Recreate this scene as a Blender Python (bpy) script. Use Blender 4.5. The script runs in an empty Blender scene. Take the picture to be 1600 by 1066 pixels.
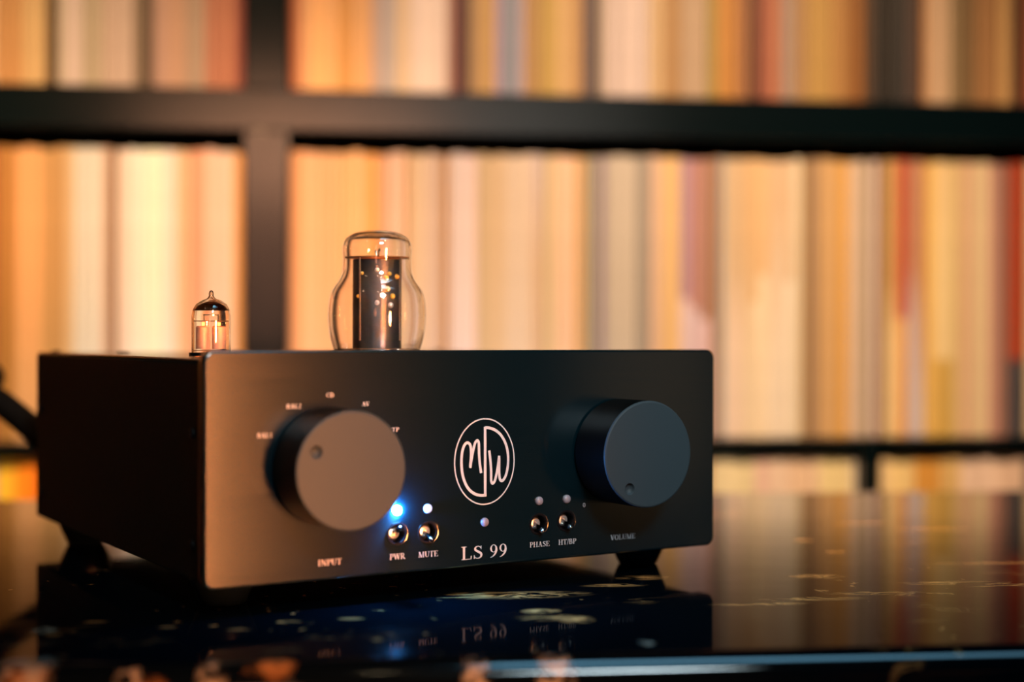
import bpy, bmesh, math, random
from mathutils import Vector, Matrix
rnd = random.Random(7)
S = 1.193                      # metres per calibration unit
F = 2326.19                    # focal length in pixels of the 1600 px frame
PSI, PITCH, ROLL = 0.1115, -0.00289, 0.00271
PHI = 0.54952 - PSI            # preamp yaw against the shelf
CZ = 0.9                       # counter top height
H, W, GAP, D = 0.1 * S, 0.27146 * S, 0.01232 * S, 0.2855 * S
CAMZ = CZ + (0.00623 + 0.1 + 0.01232) * S
CAM = Vector((0, 0, CAMZ))
sc = bpy.context.scene
col = sc.collection

# ---------------------------------------------------------------- camera, world, light, exposure
fw = Vector((math.sin(PSI) * math.cos(PITCH), math.cos(PSI) * math.cos(PITCH), math.sin(PITCH)))
rt = Vector((math.cos(PSI), -math.sin(PSI), 0)); up = rt.cross(fw)
r2 = rt * math.cos(ROLL) + up * math.sin(ROLL); u2 = up * math.cos(ROLL) - rt * math.sin(ROLL)
cd = bpy.data.cameras.new('camera'); cam = bpy.data.objects.new('camera', cd); col.objects.link(cam)
cam.matrix_world = Matrix(((r2.x, u2.x, -fw.x, 0), (r2.y, u2.y, -fw.y, 0), (r2.z, u2.z, -fw.z, CAMZ), (0, 0, 0, 1)))
cd.sensor_width = 36; cd.lens = F * 36 / 1600; cd.clip_start = 0.01
cd.dof.use_dof = True; cd.dof.focus_distance = 0.835; cd.dof.aperture_fstop = 2.45; cd.dof.aperture_blades = 0
sc.camera = cam
sc.view_settings.view_transform = 'Standard'; sc.view_settings.look = 'None'
sc.view_settings.exposure = 0.0; sc.view_settings.gamma = 1; sc.view_settings.use_curve_mapping = False
w = bpy.data.worlds.new('world'); sc.world = w; w.use_nodes = True
w.node_tree.nodes['Background'].inputs[0].default_value = (0.05, 0.08, 0.1, 1); w.node_tree.nodes['Background'].inputs[1].default_value = 0.3

def c2w(x, y, z=0.0):
    """point given right / forward / up of the camera, in metres"""
    return Vector((x * math.cos(PSI) + y * math.sin(PSI), -x * math.sin(PSI) + y * math.cos(PSI), CAMZ + z))
def ray(px, py):
    return fw + r2 * ((px - 800) / F) - u2 * ((py - 533) / F)
def on_y(px, py, Y):
    d = ray(px, py); return CAM + d * (Y / d.y)
def on_z(px, py, Z):
    d = ray(px, py); return CAM + d * ((Z - CAMZ) / d.z)
def area(name, loc, target, sx, sy, power, colr, spread=180):
    l = bpy.data.lights.new(name, 'AREA'); l.shape = 'RECTANGLE'; l.size = sx; l.size_y = sy; l.energy = power; l.color = colr
    l.spread = math.radians(spread)
    o = bpy.data.objects.new(name, l); col.objects.link(o); o.location = loc
    o.rotation_euler = (Vector(target) - Vector(loc)).to_track_quat('-Z', 'Y').to_euler(); return o
def spot(name, loc, target, power, colr, ang, blend, rad):
    l = bpy.data.lights.new(name, 'SPOT'); l.energy = power; l.color = colr; l.spot_size = math.radians(ang); l.spot_blend = blend
    l.shadow_soft_size = rad
    o = bpy.data.objects.new(name, l); col.objects.link(o); o.location = loc
    o.rotation_euler = (Vector(target) - Vector(loc)).to_track_quat('-Z', 'Y').to_euler(); return o
SPINE_Y = 1.665
spot('shelf_spotlight', (-0.34, 0.70, 2.0), (-0.27, SPINE_Y, 1.05), 128, (1.0, 0.56, 0.235), 42, 1.0, 0.05)
spot('shelf_wide_spotlight', (0.56, 0.35, 2.2), (0.35, SPINE_Y, 0.91), 205, (1.0, 0.60, 0.31), 54, 1.0, 0.06)
spot('added_panel_fill_spot', c2w(0.50, -0.55, 0.95), c2w(0.03, 0.90, 0.015), 165, (0.72, 0.92, 1.0), 16.5, 0.35, 0.22)  # unseen spot added to light the lettering without reaching the records
for _k, (_a, _r) in enumerate(((-38, 1.45), (8, 1.40), (22, 1.10), (41, 1.25))):
    _b = math.radians(_a); spot('ceiling_downlight', c2w(-0.08 + _r * math.sin(_b), 0.88 - _r * math.cos(_b), 1.44), c2w(-0.02, 0.90, 0.03), 8.0, (1.0, 0.74, 0.40), 18, 0.4, 0.028)
area('warm_lamp_glow', c2w(0.80, -0.36, -0.12), c2w(-0.16, 0.73, -0.06), 0.13, 0.55, 2.3, (1.0, 0.31, 0.09), 19)
area('added_warm_side_fill', c2w(1.52, 0.30, -0.08), c2w(0.14, 0.79, -0.06), 0.22, 0.5, 0.0010, (1.0, 0.62, 0.30), 20)  # weak unseen fill added to warm the right end of the panel
_p = on_y(455, 228, 1.647); _d = ray(455, 228); _d = Vector((_d.x, -_d.y, _d.z))
area('added_cool_overhead_fill', (0.75, 0.25, 2.44), (0.75, 0.26, 0.9), 1.1, 0.5, 5.0, (0.26, 0.68, 1.0), 75)  # unseen cool fill added overhead for the blue line along the counter edge
sc.cycles.sample_clamp_indirect = 0.0; sc.cycles.sample_clamp_direct = 0.0
area('lampshade_behind_camera', _p + _d * 2.6, _p, 0.80, 0.26, 0.088, (1.0, 0.46, 0.25), 14)
for _px, _py, _w, _h, _e, _c in ((420, 400, 0.30, 0.55, 0.020, (1.0, 0.42, 0.25)), (760, 190, 0.9, 0.22, 0.018, (0.95, 0.85, 0.75))):
    _p = on_y(_px, _py, 1.647); _d = ray(_px, _py); _d = Vector((_d.x, -_d.y, _d.z)); area('added_board_reflection_glow', _p + _d * 2.75, _p, _w, _h, _e, _c, 14)  # unseen glowing areas added to mirror dimly in the shelf boards and upright

# ---------------------------------------------------------------- materials
def hexlin(h):
    r = []
    for i in (0, 2, 4):
        c = int(h[i:i + 2], 16) / 255
        r.append(c / 12.92 if c <= 0.04045 else ((c + 0.055) / 1.055) ** 2.4)
    return r
MATS = {}
def mat(name, base=(0.5, 0.5, 0.5), rough=0.5, metal=0.0, **kw):
    if name in MATS: return MATS[name]
    m = bpy.data.materials.new(name); m.use_nodes = True; MATS[name] = m
    b = m.node_tree.nodes['Principled BSDF']
    b.inputs['Base Color'].default_value = (*base, 1); b.inputs['Roughness'].default_value = rough; b.inputs['Metallic'].default_value = metal
    for k, v in kw.items():
        b.inputs[k.replace('_', ' ')].default_value = v
    # a little procedural relief in every surface
    n = m.node_tree.nodes.new('ShaderNodeTexNoise'); n.inputs['Scale'].default_value = 220
    tc = m.node_tree.nodes.new('ShaderNodeTexCoord'); m.node_tree.links.new(tc.outputs['Object'], n.inputs['Vector'])
    mr = m.node_tree.nodes.new('ShaderNodeMapRange'); mr.inputs['To Min'].default_value = max(0, rough - 0.03); mr.inputs['To Max'].default_value = min(1, rough + 0.03)
    m.node_tree.links.new(n.outputs['Fac'], mr.inputs['Value']); m.node_tree.links.new(mr.outputs['Result'], b.inputs['Roughness'])
    return m
def glow(name, colr, strength):
    m = mat(name, colr, 0.4); b = m.node_tree.nodes['Principled BSDF']
    b.inputs['Emission Color'].default_value = (*colr, 1); b.inputs['Emission Strength'].default_value = strength; return m

def brushed(name, base, rough, metal, axis_scale, bump=0.15, aniso=0.0):
    m = mat(name, base, rough, metal); t = m.node_tree; b = t.nodes['Principled BSDF']
    tc = t.nodes.new('ShaderNodeTexCoord'); mp = t.nodes.new('ShaderNodeMapping'); mp.inputs['Scale'].default_value = axis_scale
    n = t.nodes.new('ShaderNodeTexNoise'); n.inputs['Scale'].default_value = 1.0; n.inputs['Detail'].default_value = 4
    t.links.new(tc.outputs['Object'], mp.inputs['Vector']); t.links.new(mp.outputs['Vector'], n.inputs['Vector'])
    cr = t.nodes.new('ShaderNodeMapRange'); cr.inputs['From Min'].default_value = 0.3; cr.inputs['From Max'].default_value = 0.7
    cr.inputs['To Min'].default_value = rough - 0.03; cr.inputs['To Max'].default_value = rough + 0.03
    for l in list(b.inputs['Roughness'].links): t.links.remove(l)
    t.links.new(n.outputs['Fac'], cr.inputs['Value']); t.links.new(cr.outputs['Result'], b.inputs['Roughness'])
    mx = t.nodes.new('ShaderNodeMix'); mx.data_type = 'RGBA'
    mx.inputs[6].default_value = (*[c * 0.75 for c in base], 1); mx.inputs[7].default_value = (*[c * 1.3 for c in base], 1)
    t.links.new(n.outputs['Fac'], mx.inputs[0]); t.links.new(mx.outputs[2], b.inputs['Base Color'])
    bp = t.nodes.new('ShaderNodeBump'); bp.inputs['Strength'].default_value = bump; bp.inputs['Distance'].default_value = 0.0001
    t.links.new(n.outputs['Fac'], bp.inputs['Height']); t.links.new(bp.outputs['Normal'], b.inputs['Normal'])
    b.inputs['Anisotropic'].default_value = aniso
    return m
M_FACE = brushed('black_brushed_anodised_aluminium', (0.0004, 0.0055, 0.008), 0.19, 0.0, (14, 14, 5200), 0.08, 0.7)
M_FACE.node_tree.nodes['Principled BSDF'].inputs['Anisotropic Rotation'].default_value = 0.25
M_FACE.node_tree.nodes['Principled BSDF'].inputs['IOR'].default_value = 2.3
_tg = M_FACE.node_tree.nodes.new('ShaderNodeTangent'); _tg.direction_type = 'UV_MAP'; M_FACE.node_tree.links.new(_tg.outputs[0], M_FACE.node_tree.nodes['Principled BSDF'].inputs['Tangent'])
M_KNOB = mat('satin_dark_anodised_knob', (0.026, 0.036, 0.042), 0.55, 0.0, IOR=1.27)
M_KNOBSIDE = mat('black_anodised_knob_rim', (0.0006, 0.0006, 0.0006), 0.5, 0.0, IOR=1.12)
M_CHASSIS = mat('black_powder_coated_steel', (0.001, 0.0045, 0.0045), 0.6, 0.0, IOR=1.16)
M_TOP = mat('black_painted_top_cover', (0.008, 0.008, 0.008), 0.20, 0.0)
M_RUBBER = mat('black_foot_plastic', (0.002, 0.004, 0.006), 0.3, 0.0, IOR=1.3)
M_CHROME = mat('polished_chrome', (0.85, 0.84, 0.82), 0.30, 0.85)
M_DCHROME = mat('dark_chrome', (0.45, 0.44, 0.44), 0.14, 1.0)
M_HOLE = mat('black_recess', (0.0015, 0.002, 0.003), 0.5, 0.0, IOR=1.2)
M_INK = mat('white_screen_print', (0.46, 0.45, 0.47), 0.6)
M_GRAPHITE = brushed('graphite_anode', (0.13, 0.125, 0.13), 0.46, 0.8, (300, 300, 300), 0.5)
M_MICA = mat('amber_mica', (0.35, 0.16, 0.06), 0.4)
M_NICKEL = mat('nickel_plate', (0.95, 0.62, 0.50), 0.45, 0.25)
M_WIRE = mat('support_wire', (0.4, 0.33, 0.28), 0.3, 1.0)
M_WOOD = mat('black_brown_shelf_laminate', (0.0012, 0.0055, 0.009), 0.165, 0.0, IOR=1.36)
M_LEDOFF = mat('frosted_unlit_lamp_lens', (0.20, 0.18, 0.21), 0.3)
M_LEDLIT = glow('lit_blue_lamp', (0.05, 0.33, 1.0), 9500.0)
M_LEDDIM = glow('pale_blue_lit_lens', (0.38, 0.55, 1.0), 0.62)
M_CABLE = mat('black_braided_cable', (0.02, 0.012, 0.008), 0.75, 0.0, IOR=1.2)
M_WALL = mat('dark_plaster', (0.05, 0.05, 0.055), 0.8)
M_FLOOR = brushed('dark_floorboards', (0.06, 0.04, 0.03), 0.4, 0.0, (2, 40, 2))
M_CAB = mat('black_cabinet_lacquer', (0.012, 0.013, 0.015), 0.35)

def glass_mat(name, colr=(1, 1, 1), rough=0.0):
    m = bpy.data.materials.new(name); m.use_nodes = True; t = m.node_tree; b = t.nodes['Principled BSDF']
    b.inputs['Base Color'].default_value = (*colr, 1); b.inputs['Roughness'].default_value = rough
    b.inputs['Transmission Weight'].default_value = 1.0; b.inputs['IOR'].default_value = 1.48
    return m
M_GLASS = glass_mat('clear_tube_glass', (1.0, 0.985, 0.96))
M_AMBERGLASS = glass_mat('warm_tube_glass', (1.0, 0.93, 0.86))
M_GETTER = mat('brown_getter_mirror', (0.28, 0.09, 0.04), 0.22, 1.0)

def granite():
    m = bpy.data.materials.new('black_granite_gold_veins'); m.use_nodes = True; t = m.node_tree; N = t.nodes; L = t.links; b = N['Principled BSDF']
    tc = N.new('ShaderNodeTexCoord'); OB = tc.outputs['Object']
    def math_(op, a, b_=None, clamp=False):
        n = N.new('ShaderNodeMath'); n.operation = op; n.use_clamp = clamp
        for i, v in enumerate((a, b_)):
            if v is None: continue
            if hasattr(v, 'links'): L.new(v, n.inputs[i])
            else: n.inputs[i].default_value = v
        return n.outputs[0]
    def noise(scale, detail=4, vec=None, dist=0.0, rough=0.55):
        n = N.new('ShaderNodeTexNoise'); n.inputs['Scale'].default_value = scale; n.inputs['Detail'].default_value = detail
        n.inputs['Distortion'].default_value = dist; n.inputs['Roughness'].default_value = rough
        L.new(vec or OB, n.inputs['Vector']); return n.outputs['Fac']
    def rng(v, a, b_, c=0.0, d=1.0):
        n = N.new('ShaderNodeMapRange'); n.clamp = True
        n.inputs['From Min'].default_value = a; n.inputs['From Max'].default_value = b_; n.inputs['To Min'].default_value = c; n.inputs['To Max'].default_value = d
        L.new(v, n.inputs['Value']); return n.outputs['Result']
    def thin(v, wd):   # ridge where v crosses .5
        return rng(math_('ABSOLUTE', math_('SUBTRACT', v, 0.5)), 0.0, wd, 1.0, 0.0)
    # fine branching veins, gathered in patches
    mp = N.new('ShaderNodeMapping'); mp.inputs['Rotation'].default_value = (0, 0, 0.5); mp.inputs['Scale'].default_value = (1, 2.2, 1); L.new(OB, mp.inputs['Vector'])
    v1 = thin(noise(11, 8, mp.outputs['Vector'], 0.6), 0.012)
    v2 = thin(noise(26, 8, mp.outputs['Vector'], 0.8), 0.03)
    patch = rng(noise(5.5, 3), 0.58, 0.72)
    vein = math_('MULTIPLY', math_('MAXIMUM', v1, math_('MULTIPLY', v2, 0.9)), patch)
    fl = rng(noise(85, 3, None, 0.4), 0.66, 0.72)
    fl = math_('MULTIPLY', fl, rng(noise(9, 2), 0.5, 0.65))
    # larger stains of the stone at their own places on the slab
    big = None
    for (px, py, rx, ry, s_) in ((800, 930, 0.042, 0.012, 1.0), (1005, 903, 0.016, 0.008, 1.0), (960, 915, 0.018, 0.006, 0.8), (1190, 944, 0.026, 0.005, 0.9), (1270, 936, 0.030, 0.006, 1.0),
                                 (1370, 927, 0.028, 0.006, 1.0), (1445, 929, 0.020, 0.005, 1.0), (1275, 901, 0.017, 0.009, 1.0), (1480, 911, 0.030, 0.007, 1.0), (1585, 914, 0.030, 0.010, 1.0), (1560, 880, 0.05, 0.006, 0.9), (855, 965, 0.016, 0.008, 0.8)):
        p = on_z(px, py, CZ)
        sub = N.new('ShaderNodeVectorMath'); sub.operation = 'SUBTRACT'; L.new(OB, sub.inputs[0]); sub.inputs[1].default_value = (p.x, p.y, 0)
        dv = N.new('ShaderNodeVectorMath'); dv.operation = 'MULTIPLY'; L.new(sub.outputs[0], dv.inputs[0]); dv.inputs[1].default_value = (1 / rx, 1 / ry, 0)
        ln = N.new('ShaderNodeVectorMath'); ln.operation = 'LENGTH'; L.new(dv.outputs[0], ln.inputs[0])
        g = rng(ln.outputs['Value'], 0.35, 1.15, s_, 0.0)
        big = g if big is None else math_('MAXIMUM', big, g)
    v3 = thin(noise(38, 9, mp.outputs['Vector'], 1.2), 0.09)
    stain = math_('MULTIPLY', big, v3)
    streak = None
    for (px, py, rx, ry) in ((1350, 819, 0.026, 0.008), (1455, 828, 0.028, 0.008), (1130, 806, 0.016, 0.008), (1255, 845, 0.008, 0.006), (1305, 863, 0.007, 0.005),
                             (82, 992, 0.005, 0.004), (150, 972, 0.007, 0.003), (262, 980, 0.005, 0.003), (372, 984, 0.006, 0.003), (452, 972, 0.006, 0.004), (548, 967, 0.007, 0.004), (430, 1034, 0.009, 0.005), (235, 1046, 0.009, 0.006), (310, 1046, 0.005, 0.005), (497, 1046, 0.006, 0.005), (45, 1040, 0.010, 0.012), (590, 1000, 0.003, 0.003), (845, 955, 0.010, 0.006), (900, 968, 0.009, 0.009)):
        p = on_z(px, py, CZ)
        sub = N.new('ShaderNodeVectorMath'); sub.operation = 'SUBTRACT'; L.new(OB, sub.inputs[0]); sub.inputs[1].default_value = (p.x, p.y, 0)
        dv = N.new('ShaderNodeVectorMath'); dv.operation = 'MULTIPLY'; L.new(sub.outputs[0], dv.inputs[0]); dv.inputs[1].default_value = (1 / rx, 1 / ry, 0)
        ln = N.new('ShaderNodeVectorMath'); ln.operation = 'LENGTH'; L.new(dv.outputs[0], ln.inputs[0])
        g = rng(ln.outputs['Value'], 0.5, 1.15, 1.0 if px > 1000 or py in (955, 968) else 0.30, 0.0)
        streak = g if streak is None else math_('MAXIMUM', streak, g)
    streak = math_('MULTIPLY', streak, rng(noise(110, 5), 0.36, 0.52))
    # pale chunky inclusions at the front edge
    chunk = None
    for (px, py, r_) in ((870, 1030, 0.008), (990, 1040, 0.008), (745, 1032, 0.006), (605, 1058, 0.010), (640, 1055, 0.010), (1010, 1005, 0.004), (200, 1045, 0.006), (330, 1040, 0.006), (450, 1045, 0.006), (40, 1040, 0.012), (70, 985, 0.006)):
        p = on_z(px, py, CZ)
        sub = N.new('ShaderNodeVectorMath'); sub.operation = 'SUBTRACT'; L.new(OB, sub.inputs[0]); sub.inputs[1].default_value = (p.x, p.y, 0)
        dv = N.new('ShaderNodeVectorMath'); dv.operation = 'MULTIPLY'; L.new(sub.outputs[0], dv.inputs[0]); dv.inputs[1].default_value = (1 / r_, 0.7 / r_, 0.2 / r_)
        ln = N.new('ShaderNodeVectorMath'); ln.operation = 'LENGTH'; L.new(dv.outputs[0], ln.inputs[0])
        g = rng(ln.outputs['Value'], 0.6, 1.2, 1.0, 0.0)
        chunk = g if chunk is None else math_('MAXIMUM', chunk, g)
    chunk = math_('MULTIPLY', chunk, rng(noise(190, 4), 0.42, 0.58))
    g1 = math_('MAXIMUM', math_('MAXIMUM', math_('MAXIMUM', vein, math_('MULTIPLY', fl, 0.8)), stain), streak)
    mx = N.new('ShaderNodeMix'); mx.data_type = 'RGBA'; mx.inputs[6].default_value = (0.0006, 0.0013, 0.0020, 1); mx.inputs[7].default_value = (0.50, 0.22, 0.06, 1)
    L.new(g1, mx.inputs[0])
    mx2 = N.new('ShaderNodeMix'); mx2.data_type = 'RGBA'; mx2.inputs[7].default_value = (0.17, 0.145, 0.10, 1)
    L.new(mx.outputs[2], mx2.inputs[6]); L.new(chunk, mx2.inputs[0]); L.new(mx2.outputs[2], b.inputs['Base Color'])
    b.inputs['Specular IOR Level'].default_value = 0.0; b.inputs['Roughness'].default_value = 0.6
    rr = rng(noise(30, 4), 0.3, 0.7, 0.035, 0.09)
    bp = N.new('ShaderNodeBump'); bp.inputs['Strength'].default_value = 0.035; bp.inputs['Distance'].default_value = 0.002
    L.new(math_('ADD', noise(14, 2), math_('MULTIPLY', noise(90, 2), 0.05)), bp.inputs['Height']); L.new(bp.outputs['Normal'], b.inputs['Normal'])
    # waxed polish: reflects weakly from above, strongly along the surface
    gl = N.new('ShaderNodeBsdfGlossy'); L.new(rr, gl.inputs['Roughness']); L.new(bp.outputs['Normal'], gl.inputs['Normal'])
    fr = N.new('ShaderNodeFresnel'); fr.inputs['IOR'].default_value = 1.45; L.new(bp.outputs['Normal'], fr.inputs['Normal'])
    k = math_('MINIMUM', math_('ADD', math_('MULTIPLY', math_('POWER', fr.outputs[0], 7.2), 82.0), 0.045), 0.85)
    ms = N.new('ShaderNodeMixShader'); L.new(k, ms.inputs[0]); L.new(b.outputs[0], ms.inputs[1]); L.new(gl.outputs[0], ms.inputs[2])
    L.new(ms.outputs[0], N['Material Output'].inputs['Surface'])
    return m
M_GRANITE = granite()

def vcol_mat():
    m = bpy.data.materials.new('printed_record_sleeve'); m.use_nodes = True; t = m.node_tree; b = t.nodes['Principled BSDF']
    a = t.nodes.new('ShaderNodeAttribute'); a.attribute_name = 'sleeve'; 
    tc = t.nodes.new('ShaderNodeTexCoord'); n = t.nodes.new('ShaderNodeTexNoise'); n.inputs['Scale'].default_value = 35; n.inputs['Detail'].default_value = 5
    mp = t.nodes.new('ShaderNodeMapping'); mp.inputs['Scale'].default_value = (3, 3, 1)
    t.links.new(tc.outputs['Object'], mp.inputs['Vector']); t.links.new(mp.outputs['Vector'], n.inputs['Vector'])
    mr = t.nodes.new('ShaderNodeMapRange'); mr.inputs['From Min'].default_value = 0.3; mr.inputs['From Max'].default_value = 0.7; mr.inputs['To Min'].default_value = 0.96; mr.inputs['To Max'].default_value = 1.04
    t.links.new(n.outputs['Fac'], mr.inputs['Value'])
    vm = t.nodes.new('ShaderNodeVectorMath'); vm.operation = 'SCALE'; t.links.new(a.outputs['Color'], vm.inputs[0]); t.links.new(mr.outputs['Result'], vm.inputs['Scale'])
    t.links.new(vm.outputs[0], b.inputs['Base Color']); b.inputs['Roughness'].default_value = 0.55
    return m
M_SLEEVE = vcol_mat()

# ---------------------------------------------------------------- mesh helpers
def link(name, me, m, parent=None, loc=None):
    if m is not None and not me.materials: me.materials.append(m)
    o = bpy.data.objects.new(name, me); col.objects.link(o)
    if parent is not None: o.parent = parent
    if loc is not None: o.location = loc
    return o
def flatten(me):
    ar = sorted(p.area for p in me.polygons); med = ar[len(ar) // 2]
    for p in me.polygons:
        if p.area > 12 * med or len(p.vertices) > 8: p.use_smooth = False
def finish(bm, name, smooth=None):
    bmesh.ops.recalc_face_normals(bm, faces=bm.faces)
    me = bpy.data.meshes.new(name); bm.to_mesh(me); bm.free()
    if smooth:
        for p in me.polygons: p.use_smooth = True
        me.set_sharp_from_angle(angle=math.radians(smooth)); flatten(me)
    return me
def box(bm, x0, y0, z0, x1, y1, z1, bev=0.0, seg=2):
    r = bmesh.ops.create_cube(bm, size=1.0)
    for v in r['verts']:
        v.co = Vector(((x0 + x1) / 2 + v.co.x * (x1 - x0), (y0 + y1) / 2 + v.co.y * (y1 - y0), (z0 + z1) / 2 + v.co.z * (z1 - z0)))
    if bev:
        es = list({e for v in r['verts'] for e in v.link_edges})
        bmesh.ops.bevel(bm, geom=es, offset=bev, segments=seg, affect='EDGES', profile=0.5)
def lathe(bm, prof, n=64, axis='z', closed=False, centre=(0, 0, 0)):
    """prof: (radius, height) pairs; axis z up, or y pointing to -y (outward from the faceplate)"""
    rings = []
    for r, h in prof:
        ring = []
        for i in range(1 if r < 1e-7 else n):
            a = 2 * math.pi * i / n
            if axis == 'z': p = (r * math.cos(a), r * math.sin(a), h)
            else: p = (r * math.cos(a), -h, r * math.sin(a))
            ring.append(bm.verts.new(Vector(p) + Vector(centre)))
        rings.append(ring)
    pairs = list(zip(rings, rings[1:])) + ([(rings[-1], rings[0])] if closed else [])
    for a, b in pairs:
        for i in range(n):
            j = (i + 1) % n
            if len(a) == 1 and len(b) == 1: break
            if len(a) == 1: bm.faces.new((a[0], b[i], b[j]))
            elif len(b) == 1: bm.faces.new((a[i], a[j], b[0]))
            else: bm.faces.new((a[i], a[j], b[j], b[i]))
def tube(bm, pts, rad, n=12, caps=True):
    pts = [Vector(p) for p in pts]; rings = []; prev = None
    for i, p in enumerate(pts):
        t = (pts[min(i + 1, len(pts) - 1)] - pts[max(i - 1, 0)]).normalized()
        a = (prev - t * prev.dot(t)).normalized() if prev is not None else t.orthogonal().normalized()
        prev = a; b = t.cross(a); r = rad[i] if isinstance(rad, (list, tuple)) else rad
        rings.append([bm.verts.new(p + (a * math.cos(2 * math.pi * k / n) + b * math.sin(2 * math.pi * k / n)) * r) for k in range(n)])
    for A, B in zip(rings, rings[1:]):
        for k in range(n): bm.faces.new((A[k], A[(k + 1) % n], B[(k + 1) % n], B[k]))
    if caps: bm.faces.new(rings[0][::-1]); bm.faces.new(rings[-1])
def lathe_obj(name, prof, m, parent, loc=None, axis='z', n=64, closed=False, smooth=40):
    bm = bmesh.new(); lathe(bm, prof, n, axis, closed); return link(name, finish(bm, name, smooth), m, parent, loc)
def box_obj(name, b, m, parent=None, bev=0.0, seg=2):
    bm = bmesh.new(); box(bm, *b, bev, seg); return link(name, finish(bm, name, 40), m, parent)
def tag(o, label=None, cat=None, group=None, kind=None):
    if label: o['label'] = label
    if cat: o['category'] = cat
    if group: o['group'] = group
    if kind: o['kind'] = kind
    return o
def empty(name, loc, rz, label, cat, group=None):
    o = bpy.data.objects.new(name, None); o.empty_display_size = 0.02; col.objects.link(o); o.location = loc; o.rotation_euler = (0, 0, rz)
    return tag(o, label, cat, group)

# ---------------------------------------------------------------- the room
RX0, RX1, RY0, RY1, RZ = -2.2, 2.6, -2.6, 2.06, 2.5
for nm, b, m in (('floor', (RX0, RY0, -0.1, RX1, RY1, 0), M_FLOOR), ('ceiling', (RX0, RY0, RZ, RX1, RY1, RZ + 0.1), M_WALL),
                 ('wall_back', (RX0, RY1, 0, RX1, RY1 + 0.1, RZ), M_WALL), ('wall_front', (RX0, RY0 - 0.1, 0, RX1, RY0, RZ), M_WALL),
                 ('wall_left', (RX0 - 0.1, RY0, 0, RX0, RY1, RZ), M_WALL), ('wall_right', (RX1, RY0, 0, RX1 + 0.1, RY1, RZ), M_WALL)):
    tag(box_obj(nm, b, m), kind='structure')

# ---------------------------------------------------------------- record shelf (furniture)
FY = SPINE_Y - 0.018                       # front plane of boards
YB = 2.04
def wz(px, py, Y=FY): return on_y(px, py, Y).z
def wx(px, py=400, Y=FY): return on_y(px, py, Y).x
zb_mid_lo, zb_mid_hi = wz(700, 209), wz(700, 144)      # thick board between middle and upper row
zb_low_lo, zb_low_hi = wz(1300, 700), wz(1300, 684.5)
SX0, SX1 = -0.95, 1.35
UPX0, UPX1 = wx(380), wx(450)
LUX0, LUX1 = wx(1347, 730), wx(1374, 730)
shelf = empty('record_shelf', ((SX0 + SX1) / 2, (FY + YB) / 2, 0), 0, 'tall dark brown open shelf unit packed with records behind the counter', 'shelf')
def sh(name, b, bev=0.0015):
    bm = bmesh.new(); box(bm, *b, bev)
    bmesh.ops.translate(bm, verts=bm.verts, vec=-shelf.location)
    return link(name, finish(bm, name, 40), M_WOOD, shelf)
zu_top = zb_mid_hi + 0.335
sh('shelf_board', (SX0 + 0.03, FY, zb_mid_lo, SX1 - 0.03, YB - 0.01, zb_mid_hi)); sh('shelf_board', (SX0 + 0.03, FY, zb_low_lo, SX1 - 0.03, YB - 0.01, zb_low_hi))
sh('shelf_board', (SX0 + 0.03, FY, zu_top, SX1 - 0.03, YB - 0.01, zu_top + 0.03)); sh('shelf_board', (SX0 + 0.03, FY, zb_low_lo - 0.36, SX1 - 0.03, YB - 0.01, zb_low_lo - 0.335))
sh('shelf_board', (SX0 + 0.03, FY, 0.06, SX1 - 0.03, YB - 0.01, 0.09))
sh('side_panel', (SX0, FY, 0, SX0 + 0.03, YB, zu_top + 0.03)); sh('side_panel', (SX1 - 0.03, FY, 0, SX1, YB, zu_top + 0.03))
sh('upright', (UPX0, FY, zb_low_hi, UPX1, YB - 0.01, zb_mid_lo)); sh('upright', (UPX0, FY, zb_mid_hi, UPX1, YB - 0.01, zu_top))
sh('upright', (LUX0, FY, zb_low_lo - 0.335, LUX1, YB - 0.01, zb_low_lo)); sh('upright', (UPX0, FY, zb_low_lo - 0.335, UPX1, YB - 0.01, zb_low_lo))
sh('back_panel', (SX0 + 0.03, YB - 0.01, 0.0, SX1 - 0.03, YB, zu_top + 0.03), 0)
sh('plinth', (SX0 + 0.03, FY + 0.03, 0.0, SX1 - 0.03, FY + 0.05, 0.06), 0)
sh('cupboard_front', (SX0 + 0.03, FY, 0.092, SX1 - 0.03, FY + 0.02, zb_low_lo - 0.362))

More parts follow.
